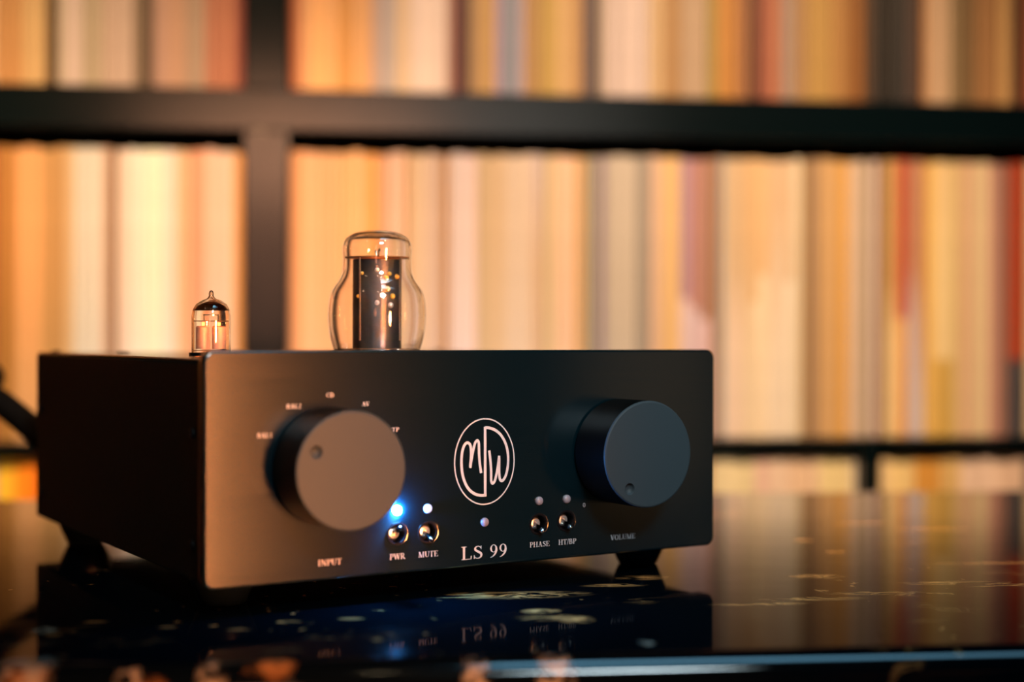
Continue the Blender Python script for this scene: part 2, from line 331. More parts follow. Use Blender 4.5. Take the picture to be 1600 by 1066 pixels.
# ---------------------------------------------------------------- records
# what colour each block of spines is, as seen in the photograph, left to right; x in px, colour(s) top>bottom
MID = '''0 25 D88038|25 62 FFAA5C|62 100 E8964F|100 115 F5B070|115 160 FCD3A0|160 172 E8A878|172 182 C08A5A|182 200 FCC896|200 225 FEE8C4|225 255 FFF4D4|255 275 FDE0AC|275 295 FCBE80|295 320 FBAA70|320 345 FDC890|345 365 FCCB90|365 379 F09A58
450 472 F79A5C|472 497 FDBE78|497 530 FBB470|530 575 FDBE70|575 590 FDAE58|590 608 F8AC70|608 632 FCBE88|632 640 F0A868|640 665 F8BC84|665 690 F2B488|690 702 DE9A66|702 725 F8C4A0|725 745 FCC8A4|745 760 E8B07C|760 790 F0B47C|790 830 F5C292|830 850 F0BA90:EDB07C:ECB898|850 868 EFB67C|868 900 FBC088|900 912 EBA768|912 935 BC946C|935 945 B89078|945 995 E2B68A|995 1016 C09874|1016 1035 F0B07C|1035 1063 F8B870|1063 1080 D89880:F0B898|1080 1095 D88C70:E8B098|1095 1113 C88460:E0A488|1113 1125 C08860|1125 1133 CCA27A|1133 1160 F6B87C:F8C090|1160 1200 F8BA74:FCC68C|1200 1240 F9BD80:FCCC9C|1240 1252 F2BC84|1252 1262 D09860|1262 1280 C08654|1280 1310 E8A05C|1310 1325 F0A254|1325 1350 E8AE7C|1350 1362 C4966C|1362 1372 D4A078|1372 1385 B87E4C|1385 1402 D88C4C:F0AC68|1402 1420 D06038:E0985C|1420 1445 D08050:D0A080|1445 1460 F0A858|1460 1490 F5BA70:F5BA70:CC9040|1490 1500 E8AC68|1500 1520 E0A068|1520 1545 E4AC70|1545 1560 C88860|1560 1577 A06044|1577 1602 A84020:A84020:504034'''
UPP = '''0 35 DC8A48|35 70 ECA45C|70 90 845830|90 100 C49468|100 128 E8B084|128 160 C89868|160 180 D49C70|180 208 D8A074|208 222 A07450|222 240 785038|240 262 C88860|262 290 D48E60|290 320 C08A60|320 345 C8744C|345 368 C87048|368 381 984C34
450 468 B06038|468 485 F09858|485 528 FFAC60|528 550 F0964C|550 580 F4A05C|580 595 D89C74|595 618 CCA080|618 640 F0B480|640 680 FCC8A0|680 698 F4BC94|698 708 C08868|708 722 885040|722 732 684838|732 750 B88050|750 772 D49458|772 785 C0907C|785 808 A48E80|808 820 C0947C|820 845 C88C54|845 870 D89C50|870 895 ECA864|895 910 D09058|910 935 866450|935 945 C09470|945 1015 F6C49C|1015 1035 ECAE74|1035 1065 CC8C54|1065 1105 D8A070|1105 1120 C8904C|1120 1150 DC8840|1150 1170 B87040|1170 1185 88482C|1185 1205 B06040|1205 1222 C87850|1222 1240 BC8864|1240 1262 C08450|1262 1300 D09048|1300 1325 C07C40|1325 1352 9C5C2C|1352 1365 644028|1365 1375 3A3228|1375 1395 1C2420|1395 1415 40342A|1415 1440 583C2C|1440 1450 A87044|1450 1485 C89060|1485 1500 906840|1500 1525 7C5430|1525 1560 986034|1560 1580 A8703C|1580 1602 603820'''
LOW = '''0 22 FF8C20|22 46 F07818|46 60 E06810
1112 1180 F4BC7C|1180 1200 F0A87C|1200 1235 F8B080|1235 1280 F0A874|1280 1330 F2B46C|1330 1346 C89058
1376 1390 D8A060|1390 1430 EAAC60|1430 1470 D08030|1470 1500 D09450|1500 1560 DCA478|1560 1602 D0986C'''
# estimate of the warm light on each place of the shelf, to get a sleeve's own colour from the colour it shows
def illum(x, row):
    k = {'middle': 1.0, 'upper': 1.08, 'lower': 0.8}[row] * (1.30 - 0.62 * x / 1600)
    return (1.22 * k, 0.78 * k, 0.46 * k)
# fine tuning of each sleeve block's own colour (r, g, b), one entry per block
GAINS = {
    'middle': [
        [(0.79, 0.92, 0.98)], [(1, 1.06, 1.42)], [(0.81, 0.96, 1.19)], [(0.83, 0.95, 1.18)], [(0.91, 0.99, 1.3)],
        [(0.86, 0.83, 1.06)], [(0.3, 0.34, 0.25)], [(0.93, 0.92, 1.21)], [(0.97, 0.87, 1)], [(1, 0.9, 1)],
        [(0.96, 0.84, 1.08)], [(0.92, 0.89, 1.04)], [(0.88, 0.75, 0.92)], [(0.96, 0.78, 0.99)], [(0.92, 0.84, 1.12)],
        [(1.16, 1.06, 0.84)], [(0.98, 1, 1.1)], [(0.96, 0.73, 0.86)], [(0.95, 0.82, 0.92)], [(0.96, 0.75, 0.87)],
        [(0.95, 0.72, 0.55)], [(0.81, 0.73, 0.89)], [(0.92, 0.87, 1.06)], [(0.64, 0.51, 0.31)], [(0.82, 0.85, 0.99)],
        [(0.77, 0.83, 0.96)], [(0.66, 0.53, 0.31)], [(0.88, 0.94, 1.08)], [(1.01, 0.99, 1.11)], [(0.73, 0.76, 0.73)],
        [(0.84, 0.88, 0.96)], [(0.91, 0.92, 1.01)], [(0.85, 0.92, 1.16), (0.93, 0.96, 1.04), (1.04, 1.4, 1.26)], [(0.86, 0.91, 0.94)], [(0.99, 0.94, 1.05)],
        [(0.93, 0.84, 0.63)], [(0.84, 0.94, 1.04)], [(0.68, 0.67, 1.03)], [(0.86, 0.91, 1.03)], [(0.75, 0.83, 0.97)],
        [(0.91, 0.95, 1.11)], [(0.87, 0.85, 0.88)], [(0.63, 0.66, 0.95), (0.89, 0.94, 1.13)], [(0.81, 0.78, 0.86), (0.91, 0.98, 1.13)], [(0.7, 0.7, 0.77), (1.02, 1.09, 1.3)],
        [(0.8, 0.71, 0.64)], [(0.61, 0.89, 1.31)], [(0.78, 0.81, 0.9), (1, 1.02, 1.15)], [(0.83, 0.76, 0.84), (0.97, 0.95, 1.08)], [(0.83, 0.77, 0.86), (1, 1, 1.01)],
        [(0.91, 1.04, 1.27)], [(0.67, 0.62, 0.49)], [(0.68, 0.71, 0.84)], [(0.78, 0.82, 0.89)], [(0.83, 0.76, 0.47)],
        [(0.79, 0.86, 1.02)], [(0.52, 0.57, 0.57)], [(1.17, 1.28, 1.66)], [(0.46, 0.41, 0.3)], [(0.82, 0.96, 0.96), (1, 1.12, 1.31)],
        [(0.64, 0.36, 0.38), (0.83, 0.75, 0.56)], [(0.72, 0.75, 0.87), (0.86, 0.99, 1.22)], [(0.9, 0.85, 0.7)], [(0.86, 0.74, 0.84), (0.89, 0.81, 0.93), (0.86, 0.89, 0.9)], [(0.84, 0.89, 0.91)],
        [(0.75, 0.76, 0.89)], [(0.86, 0.91, 1.04)], [(0.84, 0.77, 0.95)], [(0.69, 0.8, 0.92)], [(0.85, 0.48, 0.25), (0.84, 0.49, 0.27), (0.44, 0.57, 0.84)],
    ],
    'upper': [
        [(0.96, 1.09, 1.27)], [(1, 1.17, 1.52)], [(0.43, 0.38, 0.3)], [(1.26, 1.52, 2.01)], [(0.98, 1.13, 1.57)],
        [(0.92, 1.06, 1.4)], [(0.98, 1.09, 1.48)], [(0.93, 1.03, 1.4)], [(0.66, 0.7, 0.83)], [(0.31, 0.25, 0.35)],
        [(0.94, 1.01, 1.34)], [(0.88, 0.94, 1.19)], [(0.81, 0.89, 1.15)], [(0.85, 0.79, 0.92)], [(0.99, 0.96, 1.09)],
        [(1.12, 0.66, 0.96)], [(1.44, 1.16, 1.05)], [(1.04, 1.09, 1.26)], [(1.21, 1.16, 1.28)], [(1.14, 1.17, 1.08)],
        [(1.15, 1.19, 1.26)], [(1.14, 1.25, 1.56)], [(1.09, 1.22, 1.45)], [(1.27, 1.34, 1.42)], [(1.18, 1.2, 1.3)],
        [(1.2, 1.29, 1.45)], [(0.95, 0.85, 0.85)], [(0.79, 0.42, 0.59)], [(0.15, 0.18, 0.39)], [(1.02, 1.02, 1.01)],
        [(1.06, 1.1, 0.98)], [(1, 0.99, 1.39)], [(0.82, 0.98, 1.14)], [(0.95, 0.98, 1.32)], [(0.9, 0.89, 0.79)],
        [(0.89, 0.92, 0.81)], [(0.91, 0.95, 1)], [(0.84, 0.8, 0.73)], [(0.57, 0.58, 0.75)], [(0.73, 0.75, 0.73)],
        [(0.81, 0.82, 0.93)], [(0.83, 0.87, 0.89)], [(0.73, 0.72, 0.68)], [(0.73, 0.76, 0.83)], [(0.61, 0.69, 0.49)],
        [(0.7, 0.68, 0.5)], [(0.72, 0.68, 0.65)], [(0.3, 0.15, 0.12)], [(0.73, 0.59, 0.6)], [(0.72, 0.61, 0.56)],
        [(0.63, 0.72, 0.9)], [(0.74, 0.73, 0.73)], [(0.75, 0.76, 0.69)], [(0.77, 0.76, 0.65)], [(0.69, 0.59, 0.33)],
        [(0.43, 0.35, 0.31)], [(0.1, 0.18, 0.35)], [(0.35, 0.15, 0.21)], [(0.23, 0.29, 0.42)], [(0.43, 0.38, 0.48)],
        [(0.95, 0.79, 0.59)], [(0.87, 0.91, 1.01)], [(0.69, 0.73, 0.7)], [(0.79, 0.78, 0.72)], [(0.99, 0.98, 0.94)],
        [(1.25, 1.33, 1.36)], [(0.68, 0.49, 0.4)],
    ],
    'lower': [
        [(1.11, 1.79, 1.56)], [(1.27, 1.38, 0.79)], [(1.47, 1.29, 0.36)], [(1, 0.98, 1.03)], [(1, 0.94, 1.1)],
        [(1, 0.92, 1.05)], [(1, 0.96, 1.1)], [(1, 0.94, 1.06)], [(1.16, 1.54, 2.58)], [(1, 1.02, 1.21)],
        [(1, 0.86, 1)], [(0.8, 0.84, 0.85)], [(0.82, 0.86, 0.91)], [(0.98, 0.89, 1.01)], [(0.88, 0.88, 1.01)],
    ],
}
def own_colour(hx, x, row, gain):
    c = hexlin(hx); L = illum(x, row)
    return tuple(min(0.88, max(0.004, min(0.88, max(0.006, c[i] / L[i])) * gain[i])) for i in range(3))
def colour_name(hx):
    import colorsys
    r, g, b = [int(hx[i:i + 2], 16) / 255 for i in (0, 2, 4)]
    h, l, s = colorsys.rgb_to_hls(r, g, b); h *= 360; sat = max(r, g, b) - min(r, g, b)
    if l < 0.17: return 'near-black'
    if l < 0.31: return 'rust red' if h < 20 and sat > 0.25 else 'dark brown'
    if h < 20: return 'brick red' if l < 0.5 else 'pink'
    if sat < 0.24: return 'pale grey' if l > 0.65 else 'mauve'
    if l < 0.45: return 'chestnut brown' if h < 26 else 'brown'
    if l > 0.84: return 'pale cream'
    if l > 0.76: return 'cream' if h > 29 else 'peach'
    if l > 0.66: return 'golden' if h > 31 else 'apricot'
    if sat > 0.62: return 'orange'
    if l > 0.60: return 'light tan'
    return 'ochre' if h > 30 else 'tan'
def record_mesh(th, hgt, cols):
    """one sleeve: rounded spine towards -y; cols from the top down, each change of colour at its own height"""
    d = 0.311; bm = bmesh.new(); lay = bm.loops.layers.float_color.new('sleeve')
    r = min(th * 0.45, 0.0016)
    prof = [(-th / 2, d), (-th / 2, r), (-th / 2 + r * 0.45, r * 0.25), (0, 0), (th / 2 - r * 0.45, r * 0.25), (th / 2, r), (th / 2, d)]
    if len(cols) == 1: knots = [(0.0, cols[0]), (1.0, cols[0])]
    elif len(cols) == 2:
        m = rnd.uniform(0.34, 0.62); w_ = rnd.choice((0.01, 0.12, 0.25))
        knots = [(0.0, cols[1]), (m - w_, cols[1]), (m + w_, cols[0]), (1.0, cols[0])]
    else:
        knots = [(0.0, cols[2]), (0.05, cols[2]), (0.27, cols[2]), (0.29, cols[1]), (0.6, cols[1]), (1.0, cols[0])] if cols[0] != cols[1] or max(cols[2]) > 0.25 else [(0.0, cols[2]), (0.46, cols[2]), (0.48, cols[1]), (1.0, cols[0])]
    rings = [[bm.verts.new((x, y, hgt * k)) for x, y in prof] for k, _ in knots]
    paper = (0.5, 0.45, 0.38)
    for k in range(len(knots) - 1):
        ca, cb = knots[k][1], knots[k + 1][1]
        for i in range(len(prof)):
            j = (i + 1) % len(prof); f = bm.faces.new((rings[k][i], rings[k][j], rings[k + 1][j], rings[k + 1][i]))
            for lp, c in zip(f.loops, (ca, ca, cb, cb)): lp[lay] = (*(paper if i == len(prof) - 1 else c), 1)
    for f, c in ((bm.faces.new(rings[0][::-1]), knots[0][1]), (bm.faces.new(rings[-1]), paper)):
        for lp in f.loops: lp[lay] = (*c, 1)
    me = bpy.data.meshes.new('record_sleeve'); bm.to_mesh(me); bm.free(); me.materials.append(M_SLEEVE); return me
z_rows = {'middle': zb_low_hi, 'upper': zb_mid_hi, 'lower': zb_low_lo - 0.335}
hs = {'middle': wz(800, 240) - zb_low_hi, 'upper': 0.311, 'lower': 0.329}
def parse(txt):
    for line in txt.split('\n'):
        for it in line.split('|'):
            a, b, c = it.split(); yield float(a), float(b), c.split(':')
NTH = ['first', 'second', 'third', 'fourth', 'fifth', 'sixth', 'seventh', 'eighth', 'ninth', 'tenth', 'eleventh', 'twelfth', 'thirteenth', 'fourteenth', 'fifteenth', 'sixteenth']
def place_row(txt, row, py):
    zb = z_rows[row]; items = list(parse(txt)); placed = []; gains = GAINS[row]; seen = []
    for q, (x0, x1, cs) in enumerate(items):
        n = max(1, round((x1 - x0) / 12.5)); wX0, wX1 = wx(x0, py, SPINE_Y), wx(x1, py, SPINE_Y)
        if x0 == 0.0: wX0 -= 0.004
        lo, hi = (UPX0, UPX1) if row != 'lower' else (LUX0, LUX1); mid = 415 if row != 'lower' else 1360
        if x1 < mid: wX1 = min(wX1, lo - 0.0008); wX0 = min(wX0, wX1 - 0.004)
        if x0 > mid: wX0 = max(wX0, hi + 0.0008)
        base = [own_colour(c, (x0 + x1) / 2, row, gains[q][k]) for k, c in enumerate(cs)]
        side = (('left of upright' if x1 < 385 else 'right of upright') if row != 'lower' else
                ('beside the cable' if x1 < 100 else 'before narrow upright' if x1 < 1360 else 'after narrow upright'))
        nm = ' over '.join(dict.fromkeys(colour_name(c) for c in (cs[0], cs[-1])))
        cuts = [0.0] + sorted((k + rnd.uniform(-0.22, 0.22)) / n for k in range(1, n)) + [1.0]
        for k in range(n):
            a, b = wX0 + (wX1 - wX0) * cuts[k], wX0 + (wX1 - wX0) * cuts[k + 1]
            th = b - a - 0.0004; j = 1 + rnd.uniform(-0.05, 0.05)
            cols = [tuple(min(0.9, v * j) for v in c) for c in base]
            hh = hs[row] * (1 + rnd.uniform(-0.006, 0.006))
            me = record_mesh(th, hh, cols)
            o = link('record', me, M_SLEEVE, None, ((a + b) / 2, SPINE_Y + rnd.uniform(-0.002, 0.003), zb + 0.0002))
            o['category'] = 'record'; o['group'] = f'records standing on the {row} shelf row'
            if not seen or seen[-1][0] != (nm, side): seen.append(((nm, side), []))
            seen[-1][1].append(o); placed.append(o)
    count = {}; total = {}
    for key, objs in seen: total[key] = total.get(key, 0) + 1
    for (nm, side), objs in seen:
        bl = count[(nm, side)] = count.get((nm, side), 0) + 1
        many = total[(nm, side)] > 1
        blk = f'{NTH[bl - 1]} {nm} block' if many else f'sole {nm} block'
        for k, o in enumerate(objs):
            o['label'] = (f'{NTH[k]} of {len(objs)} records, {blk} {side}, {row} row' if len(objs) > 1 else f'lone record, {blk} {side}, {row} row')
    return placed
recs = place_row(MID, 'middle', 460) + place_row(UPP, 'upper', 80) + place_row(LOW, 'lower', 735)
# rows that go on past the picture's edges and behind the preamp: nobody can count them
def stuff_row(x0, x1, zb, hh, name='record_row'):
    bm = bmesh.new(); lay = bm.loops.layers.float_color.new('sleeve'); x = x0
    pal = [(0.7, 0.6, 0.45), (0.5, 0.3, 0.15), (0.8, 0.72, 0.6), (0.35, 0.12, 0.06), (0.6, 0.45, 0.25), (0.1, 0.1, 0.1), (0.75, 0.6, 0.5)]
    c = rnd.choice(pal)
    while x < x1 - 0.004:
        th = min(rnd.uniform(0.004, 0.009), x1 - x)
        if rnd.random() < 0.4: c = rnd.choice(pal)
        nf = len(bm.faces); dy = rnd.uniform(-0.002, 0.003)
        box(bm, x + 0.0002, SPINE_Y + dy, zb + 0.0002, x + th - 0.0002, SPINE_Y + 0.311, zb + hh * (1 + rnd.uniform(-0.006, 0.006)))
        bm.faces.ensure_lookup_table()
        for f in bm.faces[nf:]:
            for lp in f.loops: lp[lay] = (*c, 1)
        x += th
    me = finish(bm, name); o = link(name, me, M_SLEEVE); tag(o, kind='stuff'); return o
E_ = 0.0006
stuff = [stuff_row(SX0 + 0.031, wx(0, 460, SPINE_Y) - 0.005, z_rows['middle'], hs['middle']), stuff_row(wx(1602, 460, SPINE_Y) + E_, SX1 - 0.031, z_rows['middle'], hs['middle']),
         stuff_row(SX0 + 0.031, wx(0, 80, SPINE_Y) - 0.005, z_rows['upper'], hs['upper']), stuff_row(wx(1602, 80, SPINE_Y) + E_, SX1 - 0.031, z_rows['upper'], hs['upper']),
         stuff_row(SX0 + 0.031, wx(0, 735, SPINE_Y) - 0.005, z_rows['lower'], hs['lower']), stuff_row(wx(60, 735, SPINE_Y) + E_, UPX0 - 0.001, z_rows['lower'], hs['lower']),
         stuff_row(UPX1 + 0.001, wx(1112, 735, SPINE_Y) - E_, z_rows['lower'], hs['lower']), stuff_row(wx(1602, 735, SPINE_Y) + E_, SX1 - 0.031, z_rows['lower'], hs['lower'])]
for o, t_ in zip(stuff, ('middle row before the picture begins', 'middle row, far end', 'upper row before the picture begins', 'upper row, far end', 'lower row, near end', 'lower row behind the preamp', 'lower row hidden by the preamp', 'lower row, far end')):
    o['label'] = f'tightly packed record sleeves filling the {t_}'; o['category'] = 'records'

# ---------------------------------------------------------------- counter
CX0, CX1, CY0, CY1, CT = -1.3, 1.5, 0.648, 1.322, 0.045
bm = bmesh.new()
prof = [(CY1, -CT), (CY1, -0.004), (CY1 - 0.001, -0.001), (CY1 - 0.004, 0.0)]
R_ = 0.011
prof += [(CY0 + R_ - R_ * math.sin(a), -R_ + R_ * math.cos(a)) for a in [math.pi / 2 * k / 8 for k in range(9)]]
prof += [(CY0, -CT + 0.004), (CY0 + 0.004, -CT)]
ra = [bm.verts.new((CX0, y, z)) for y, z in prof]; rb = [bm.verts.new((CX1, y, z)) for y, z in prof]
for i in range(len(prof)): bm.faces.new((ra[i], ra[(i + 1) % len(prof)], rb[(i + 1) % len(prof)], rb[i]))
bm.faces.new(ra); bm.faces.new(rb[::-1])
counter = link('countertop', finish(bm, 'countertop', 30), M_GRANITE, None, (0, 0, CZ))
tag(counter, 'polished black stone countertop with gold veins under the preamp', 'countertop')
cab = empty('counter_cabinet', (0.1, 0.98, 0), 0, 'black lacquered cabinet carrying the polished stone countertop', 'cabinet')
bm = bmesh.new(); box(bm, CX0 + 0.03 - 0.1, CY0 + 0.05 - 0.98, 0, CX1 - 0.03 - 0.1, CY1 - 0.03 - 0.98, CZ - CT, 0.001)
link('body', finish(bm, 'body'), M_CAB, cab)
for k in range(4):
    a = CX0 + 0.04 - 0.1 + k * 0.68
    bm = bmesh.new(); box(bm, a, CY0 + 0.03 - 0.98, 0.1, a + 0.67, CY0 + 0.0495 - 0.98, CZ - CT - 0.01, 0.002)
    dr = link('cabinet_door', finish(bm, 'cabinet_door', 40), M_CAB, cab)
    bm = bmesh.new(); box(bm, a + 0.3, CY0 + 0.018 - 0.98, 0.79, a + 0.37, CY0 + 0.0295 - 0.98, 0.80, 0.002)
    link('handle', finish(bm, 'handle', 40), M_DCHROME, dr)

# ---------------------------------------------------------------- the preamplifier
o0 = c2w(-0.12801 * S, 0.61943 * S)
amp = empty('preamplifier', (o0.x, o0.y, CZ), PHI, 'black valve preamplifier with two big round knobs on the stone counter', 'amplifier')
amp_m = Matrix.Translation(amp.location) @ Matrix.Rotation(PHI, 4, 'Z')
def loc_of(p): return amp_m.inverted() @ Vector(p)
def cam_local(px, Zc):
    return loc_of(c2w((px - 800) / F * Zc, Zc))
Z0 = GAP                                   # bottom edge of faceplate above the counter
TH = 0.0095                                # faceplate thickness
def P(s, h, y=0.0): return Vector((s * S, y, Z0 + h * S))
def curve_plate(name, loops, thick, bev):
    cu = bpy.data.curves.new(name, 'CURVE'); cu.dimensions = '2D'; cu.fill_mode = 'BOTH'; cu.extrude = thick / 2 - bev; cu.bevel_depth = bev; cu.bevel_resolution = 3
    cu.offset = -bev
    for lp in loops:
        sp = cu.splines.new('POLY'); sp.points.add(len(lp) - 1); sp.use_cyclic_u = True
        for p, q in zip(sp.points, lp): p.co = (q[0], q[1], 0, 1)
    t = bpy.data.objects.new('tmp', cu); col.objects.link(t)
    me = bpy.data.meshes.new_from_object(t.evaluated_get(bpy.context.evaluated_depsgraph_get()))
    bpy.data.objects.remove(t); me.name = name
    me.transform(Matrix.Translation((0, thick / 2, 0)) @ Matrix.Rotation(math.pi / 2, 4, 'X'))
    uv = me.uv_layers[0] if me.uv_layers else me.uv_layers.new(name='UVMap')
    for lp in me.loops: uv.data[lp.index].uv = (me.vertices[lp.vertex_index].co.x, me.vertices[lp.vertex_index].co.z)
    for p in me.polygons: p.use_smooth = True
    me.set_sharp_from_angle(angle=math.radians(25))
    for p in me.polygons:
        if abs(p.normal.y) > 0.999 or p.area > 1e-4: p.use_smooth = False
    return me
def rrect(w_, h_, r, n=10):
    pts = []
    for cx, cy, a0 in ((w_ - r, h_ - r, 0), (r, h_ - r, 90), (r, r, 180), (w_ - r, r, 270)):
        pts += [(cx + r * math.cos(math.radians(a0 + 90 * k / n)), cy + r * math.sin(math.radians(a0 + 90 * k / n))) for k in range(n + 1)]
    return pts
def circ(cx, cy, r, n=48): return [(cx + r * math.cos(-2 * math.pi * k / n), cy + r * math.sin(-2 * math.pi * k / n)) for k in range(n)]
TOG = [(0.0900, 0.0178, 'up'), (0.1057, 0.0174, 'down'), (0.1652, 0.0174, 'down'), (0.1809, 0.0180, 'down')]
LED = [(0.0900, 0.0283), (0.1055, 0.0283), (0.1354, 0.0202), (0.1653, 0.0284), (0.1810, 0.0284)]
HR = 0.00515                               # toggle opening radius
loops = [rrect(W, H, 0.0055)] + [circ(s * S, h * S, HR) for s, h, _ in TOG]
me = curve_plate('faceplate', loops, TH, 0.0013); me.transform(Matrix.Translation((0, 0, Z0)))
face = link('faceplate', me, M_FACE, amp); tag(face, 'brushed black front panel, coppery where warm light catches it')
# body, cover, screws
i_ = 0.0018
zt, zb_ = Z0 + H - 0.0040, Z0 + 0.0021
box_obj('chassis', (i_, TH, zb_, W - i_, D, zt - 0.0016), M_CHASSIS, amp, 0.0012)
cover = box_obj('top_cover', (i_ + 0.0006, TH + 0.0002, zt - 0.0017, W - i_ - 0.0006, D - 0.0004, zt), M_TOP, amp, 0.0007)
def screw(x, y, z, axis, parent, r=0.003):
    bm = bmesh.new(); lathe(bm, [(0, 0.0009), (r * 0.45, 0.0009), (r * 0.5, 0.0002), (r * 0.5, 0.0012), (r * 0.85, 0.0011), (r, 0.0004), (r, -0.0005)], 20)
    if axis == '-x': bmesh.ops.rotate(bm, verts=bm.verts, matrix=Matrix.Rotation(-math.pi / 2, 3, 'Y'))
    if axis == 'x': bmesh.ops.rotate(bm, verts=bm.verts, matrix=Matrix.Rotation(math.pi / 2, 3, 'Y'))
    return link('screw', finish(bm, 'screw', 40), M_HOLE, parent, (x, y, z))
for y in (0.022, D - 0.012):
    for z in (zb_ + 0.075, zb_ + 0.018):
        screw(i_, y, z, '-x', amp); screw(W - i_, y, z, 'x', amp)
for x in (0.012, W - 0.012):
    for y in (0.03, D - 0.012): screw(x, y, zt, 'z', amp, 0.0033)
screw(cam_local(193, 0.97).x, cam_local(193, 0.97).y, zt, 'z', amp, 0.004)
# feet
fr = loc_of(on_z(996, 880, CZ)); lr = loc_of(on_z(134, 849, CZ))
fx0, fx1 = lr.x, fr.x
for x, y in ((fx1, fr.y), (W - fx1, fr.y), (fx0, lr.y), (W - fx0, lr.y)):
    ft = lathe_obj('foot', [(0, 0), (0.0105, 0), (0.0120, 0.0008), (0.0185, zb_ - 0.0015), (0.0185, zb_ + 0.0004), (0, zb_ + 0.0004)], M_RUBBER, amp, (x, y, 0), n=48)
# knobs
KR, KL = 0.05097 / 2 * S, 0.0260 * S
def knob(s, h, ds, dh, word):
    c = P(s, h); k = bpy.data.objects.new('knob', None)
    bm = bmesh.new(); n = 96; ch = 0.0011
    lathe(bm, [(KR * 0.93, 0.0006), (KR, 0.0016), (KR, KL - ch)], n, 'y')
    lathe(bm, [(0, 0.0002), (0.006, 0.0002), (KR * 0.93, 0.0006)], n, 'y')
    bmesh.ops.remove_doubles(bm, verts=bm.verts, dist=1e-6)
    body = link('knob', finish(bm, 'knob', 30), M_KNOBSIDE, amp, c); tag(body, f'black round {word} knob')
    # face disc with a dimple
    bm = bmesh.new(); dx, dz = (ds - s) * S, (dh - h) * S; hr = 0.0031
    def ring(cx, cz, r, y): return [bm.verts.new((cx + r * math.cos(2 * math.pi * i / n), -y, cz + r * math.sin(2 * math.pi * i / n))) for i in range(n)]
    rs = [ring(0, 0, KR, KL - ch), ring(0, 0, KR - ch * 0.3, KL - ch * 0.3), ring(0, 0, KR - ch, KL), ring(dx, dz, hr + 0.0003, KL)]
    for a in (0.08, 0.25, 0.45, 0.65, 0.85):
        rs.append(ring(dx, dz, hr * math.cos(a * math.pi / 2), KL - 0.0001 - 0.0026 * math.sin(a * math.pi / 2)))
    for A, B in zip(rs, rs[1:]):
        for i in range(n): bm.faces.new((A[i], A[(i + 1) % n], B[(i + 1) % n], B[i]))
    bm.faces.new(rs[-1])
    f = link('knob_face', finish(bm, 'knob_face', 30), M_KNOB, body); return body
knob(0.05556, 0.0496, 0.0392, 0.0580, 'input'); knob(0.21053, 0.0505, 0.1995, 0.0345, 'volume')
# toggles: black recess, chrome bushing, lever
for s, h, way in TOG:
    c = P(s, h)
    cup = lathe_obj('switch_recess', [(HR + 0.0011, -0.0002), (HR + 0.0009, 0.0003), (HR - 0.0001, 0.0003), (HR - 0.0003, 0.0001), (HR - 0.0003, -0.0060), (0, -0.0060)], M_HOLE, amp, c, 'y', 48)
    sw = lathe_obj('toggle_switch', [(0, -0.0060), (0.0033, -0.0060), (0.0033, -0.0040), (0.0029, -0.0034), (0.0020, -0.0032), (0.0015, -0.0048), (0, -0.0048)], M_CHROME, amp, c, 'y', 36)
    a = 0.34 if way == 'up' else -0.34; dirv = Vector((0, -math.cos(a), math.sin(a)))
    base = Vector((0, 0.0050, 0)); pts = [base + dirv * t for t in (0, 0.003, 0.006, 0.0085, 0.0100, 0.0108, 0.01115)]
    bm = bmesh.new(); tube(bm, pts, [0.0009, 0.00105, 0.0013, 0.0015, 0.00145, 0.0010, 0.0003], 20)
    lv = link('lever', finish(bm, 'lever', 50), M_DCHROME, sw); tag(lv, f'chrome lever tipped {way}')
for q, (s, h) in enumerate(LED):
    r = 0.00245
    m = M_LEDLIT if q == 0 else M_LEDDIM if q == 1 else M_LEDOFF
    l = lathe_obj('indicator_light', [(r, -0.0002), (r, 0.0004)] + [(r * math.cos(a), 0.0004 + 0.0014 * math.sin(a)) for a in (0.3, 0.6, 0.9, 1.2)] + [(0, 0.0018)], m, amp, P(s, h), 'y', 32)
    tag(l, ['brightly glowing blue indicator', 'pale blue indicator', 'unlit greyish indicator', 'unlit greyish indicator', 'unlit greyish indicator'][q])

# lettering: a small serif alphabet, cap height 1
T_, t_, sf = 0.13, 0.05, 0.045
def ribbon(pts, wd, closed=False):
    out = []
    for i in range(len(pts)):
        a = pts[max(i - 1, 0)] if not closed else pts[i - 1]; b = pts[min(i + 1, len(pts) - 1)] if not closed else pts[(i + 1) % len(pts)]
        d = Vector((b[0] - a[0], b[1] - a[1])).normalized(); nn = Vector((-d.y, d.x)); w_ = (wd[i] if isinstance(wd, list) else wd) / 2
        out.append((Vector(pts[i]) + nn * w_, Vector(pts[i]) - nn * w_))
    q = [(out[i][0], out[i + 1][0], out[i + 1][1], out[i][1]) for i in range(len(out) - 1)]
    if closed: q.append((out[-1][0], out[0][0], out[0][1], out[-1][1]))
    return q
def rc(x0, y0, x1, y1): return [tuple(Vector(p) for p in ((x0, y0), (x1, y0), (x1, y1), (x0, y1)))]
def diag(xb, yb, xt, yt, w_): return [tuple(Vector(p) for p in ((xb - w_ / 2, yb), (xb + w_ / 2, yb), (xt + w_ / 2, yt), (xt - w_ / 2, yt)))]
def stem(x, y0=0, y1=1, w_=T_, s0=True, s1=True, e=0.09):
    r = rc(x, y0, x + w_, y1)
    if s0: r += rc(x - e, y0, x + w_ + e, y0 + sf)
    if s1: r += rc(x - e, y1 - sf, x + w_ + e, y1)
    return r
def bowl(cx, cy, rx, ry, a0, a1, n=20, T=T_, t=t_):
    pts, wd = [], []
    for k in range(n + 1):
        a = math.radians(a0 + (a1 - a0) * k / n); pts.append((cx + rx * math.cos(a), cy + ry * math.sin(a))); wd.append(t + (T - t) * math.cos(a) ** 2)
    return ribbon(pts, wd)
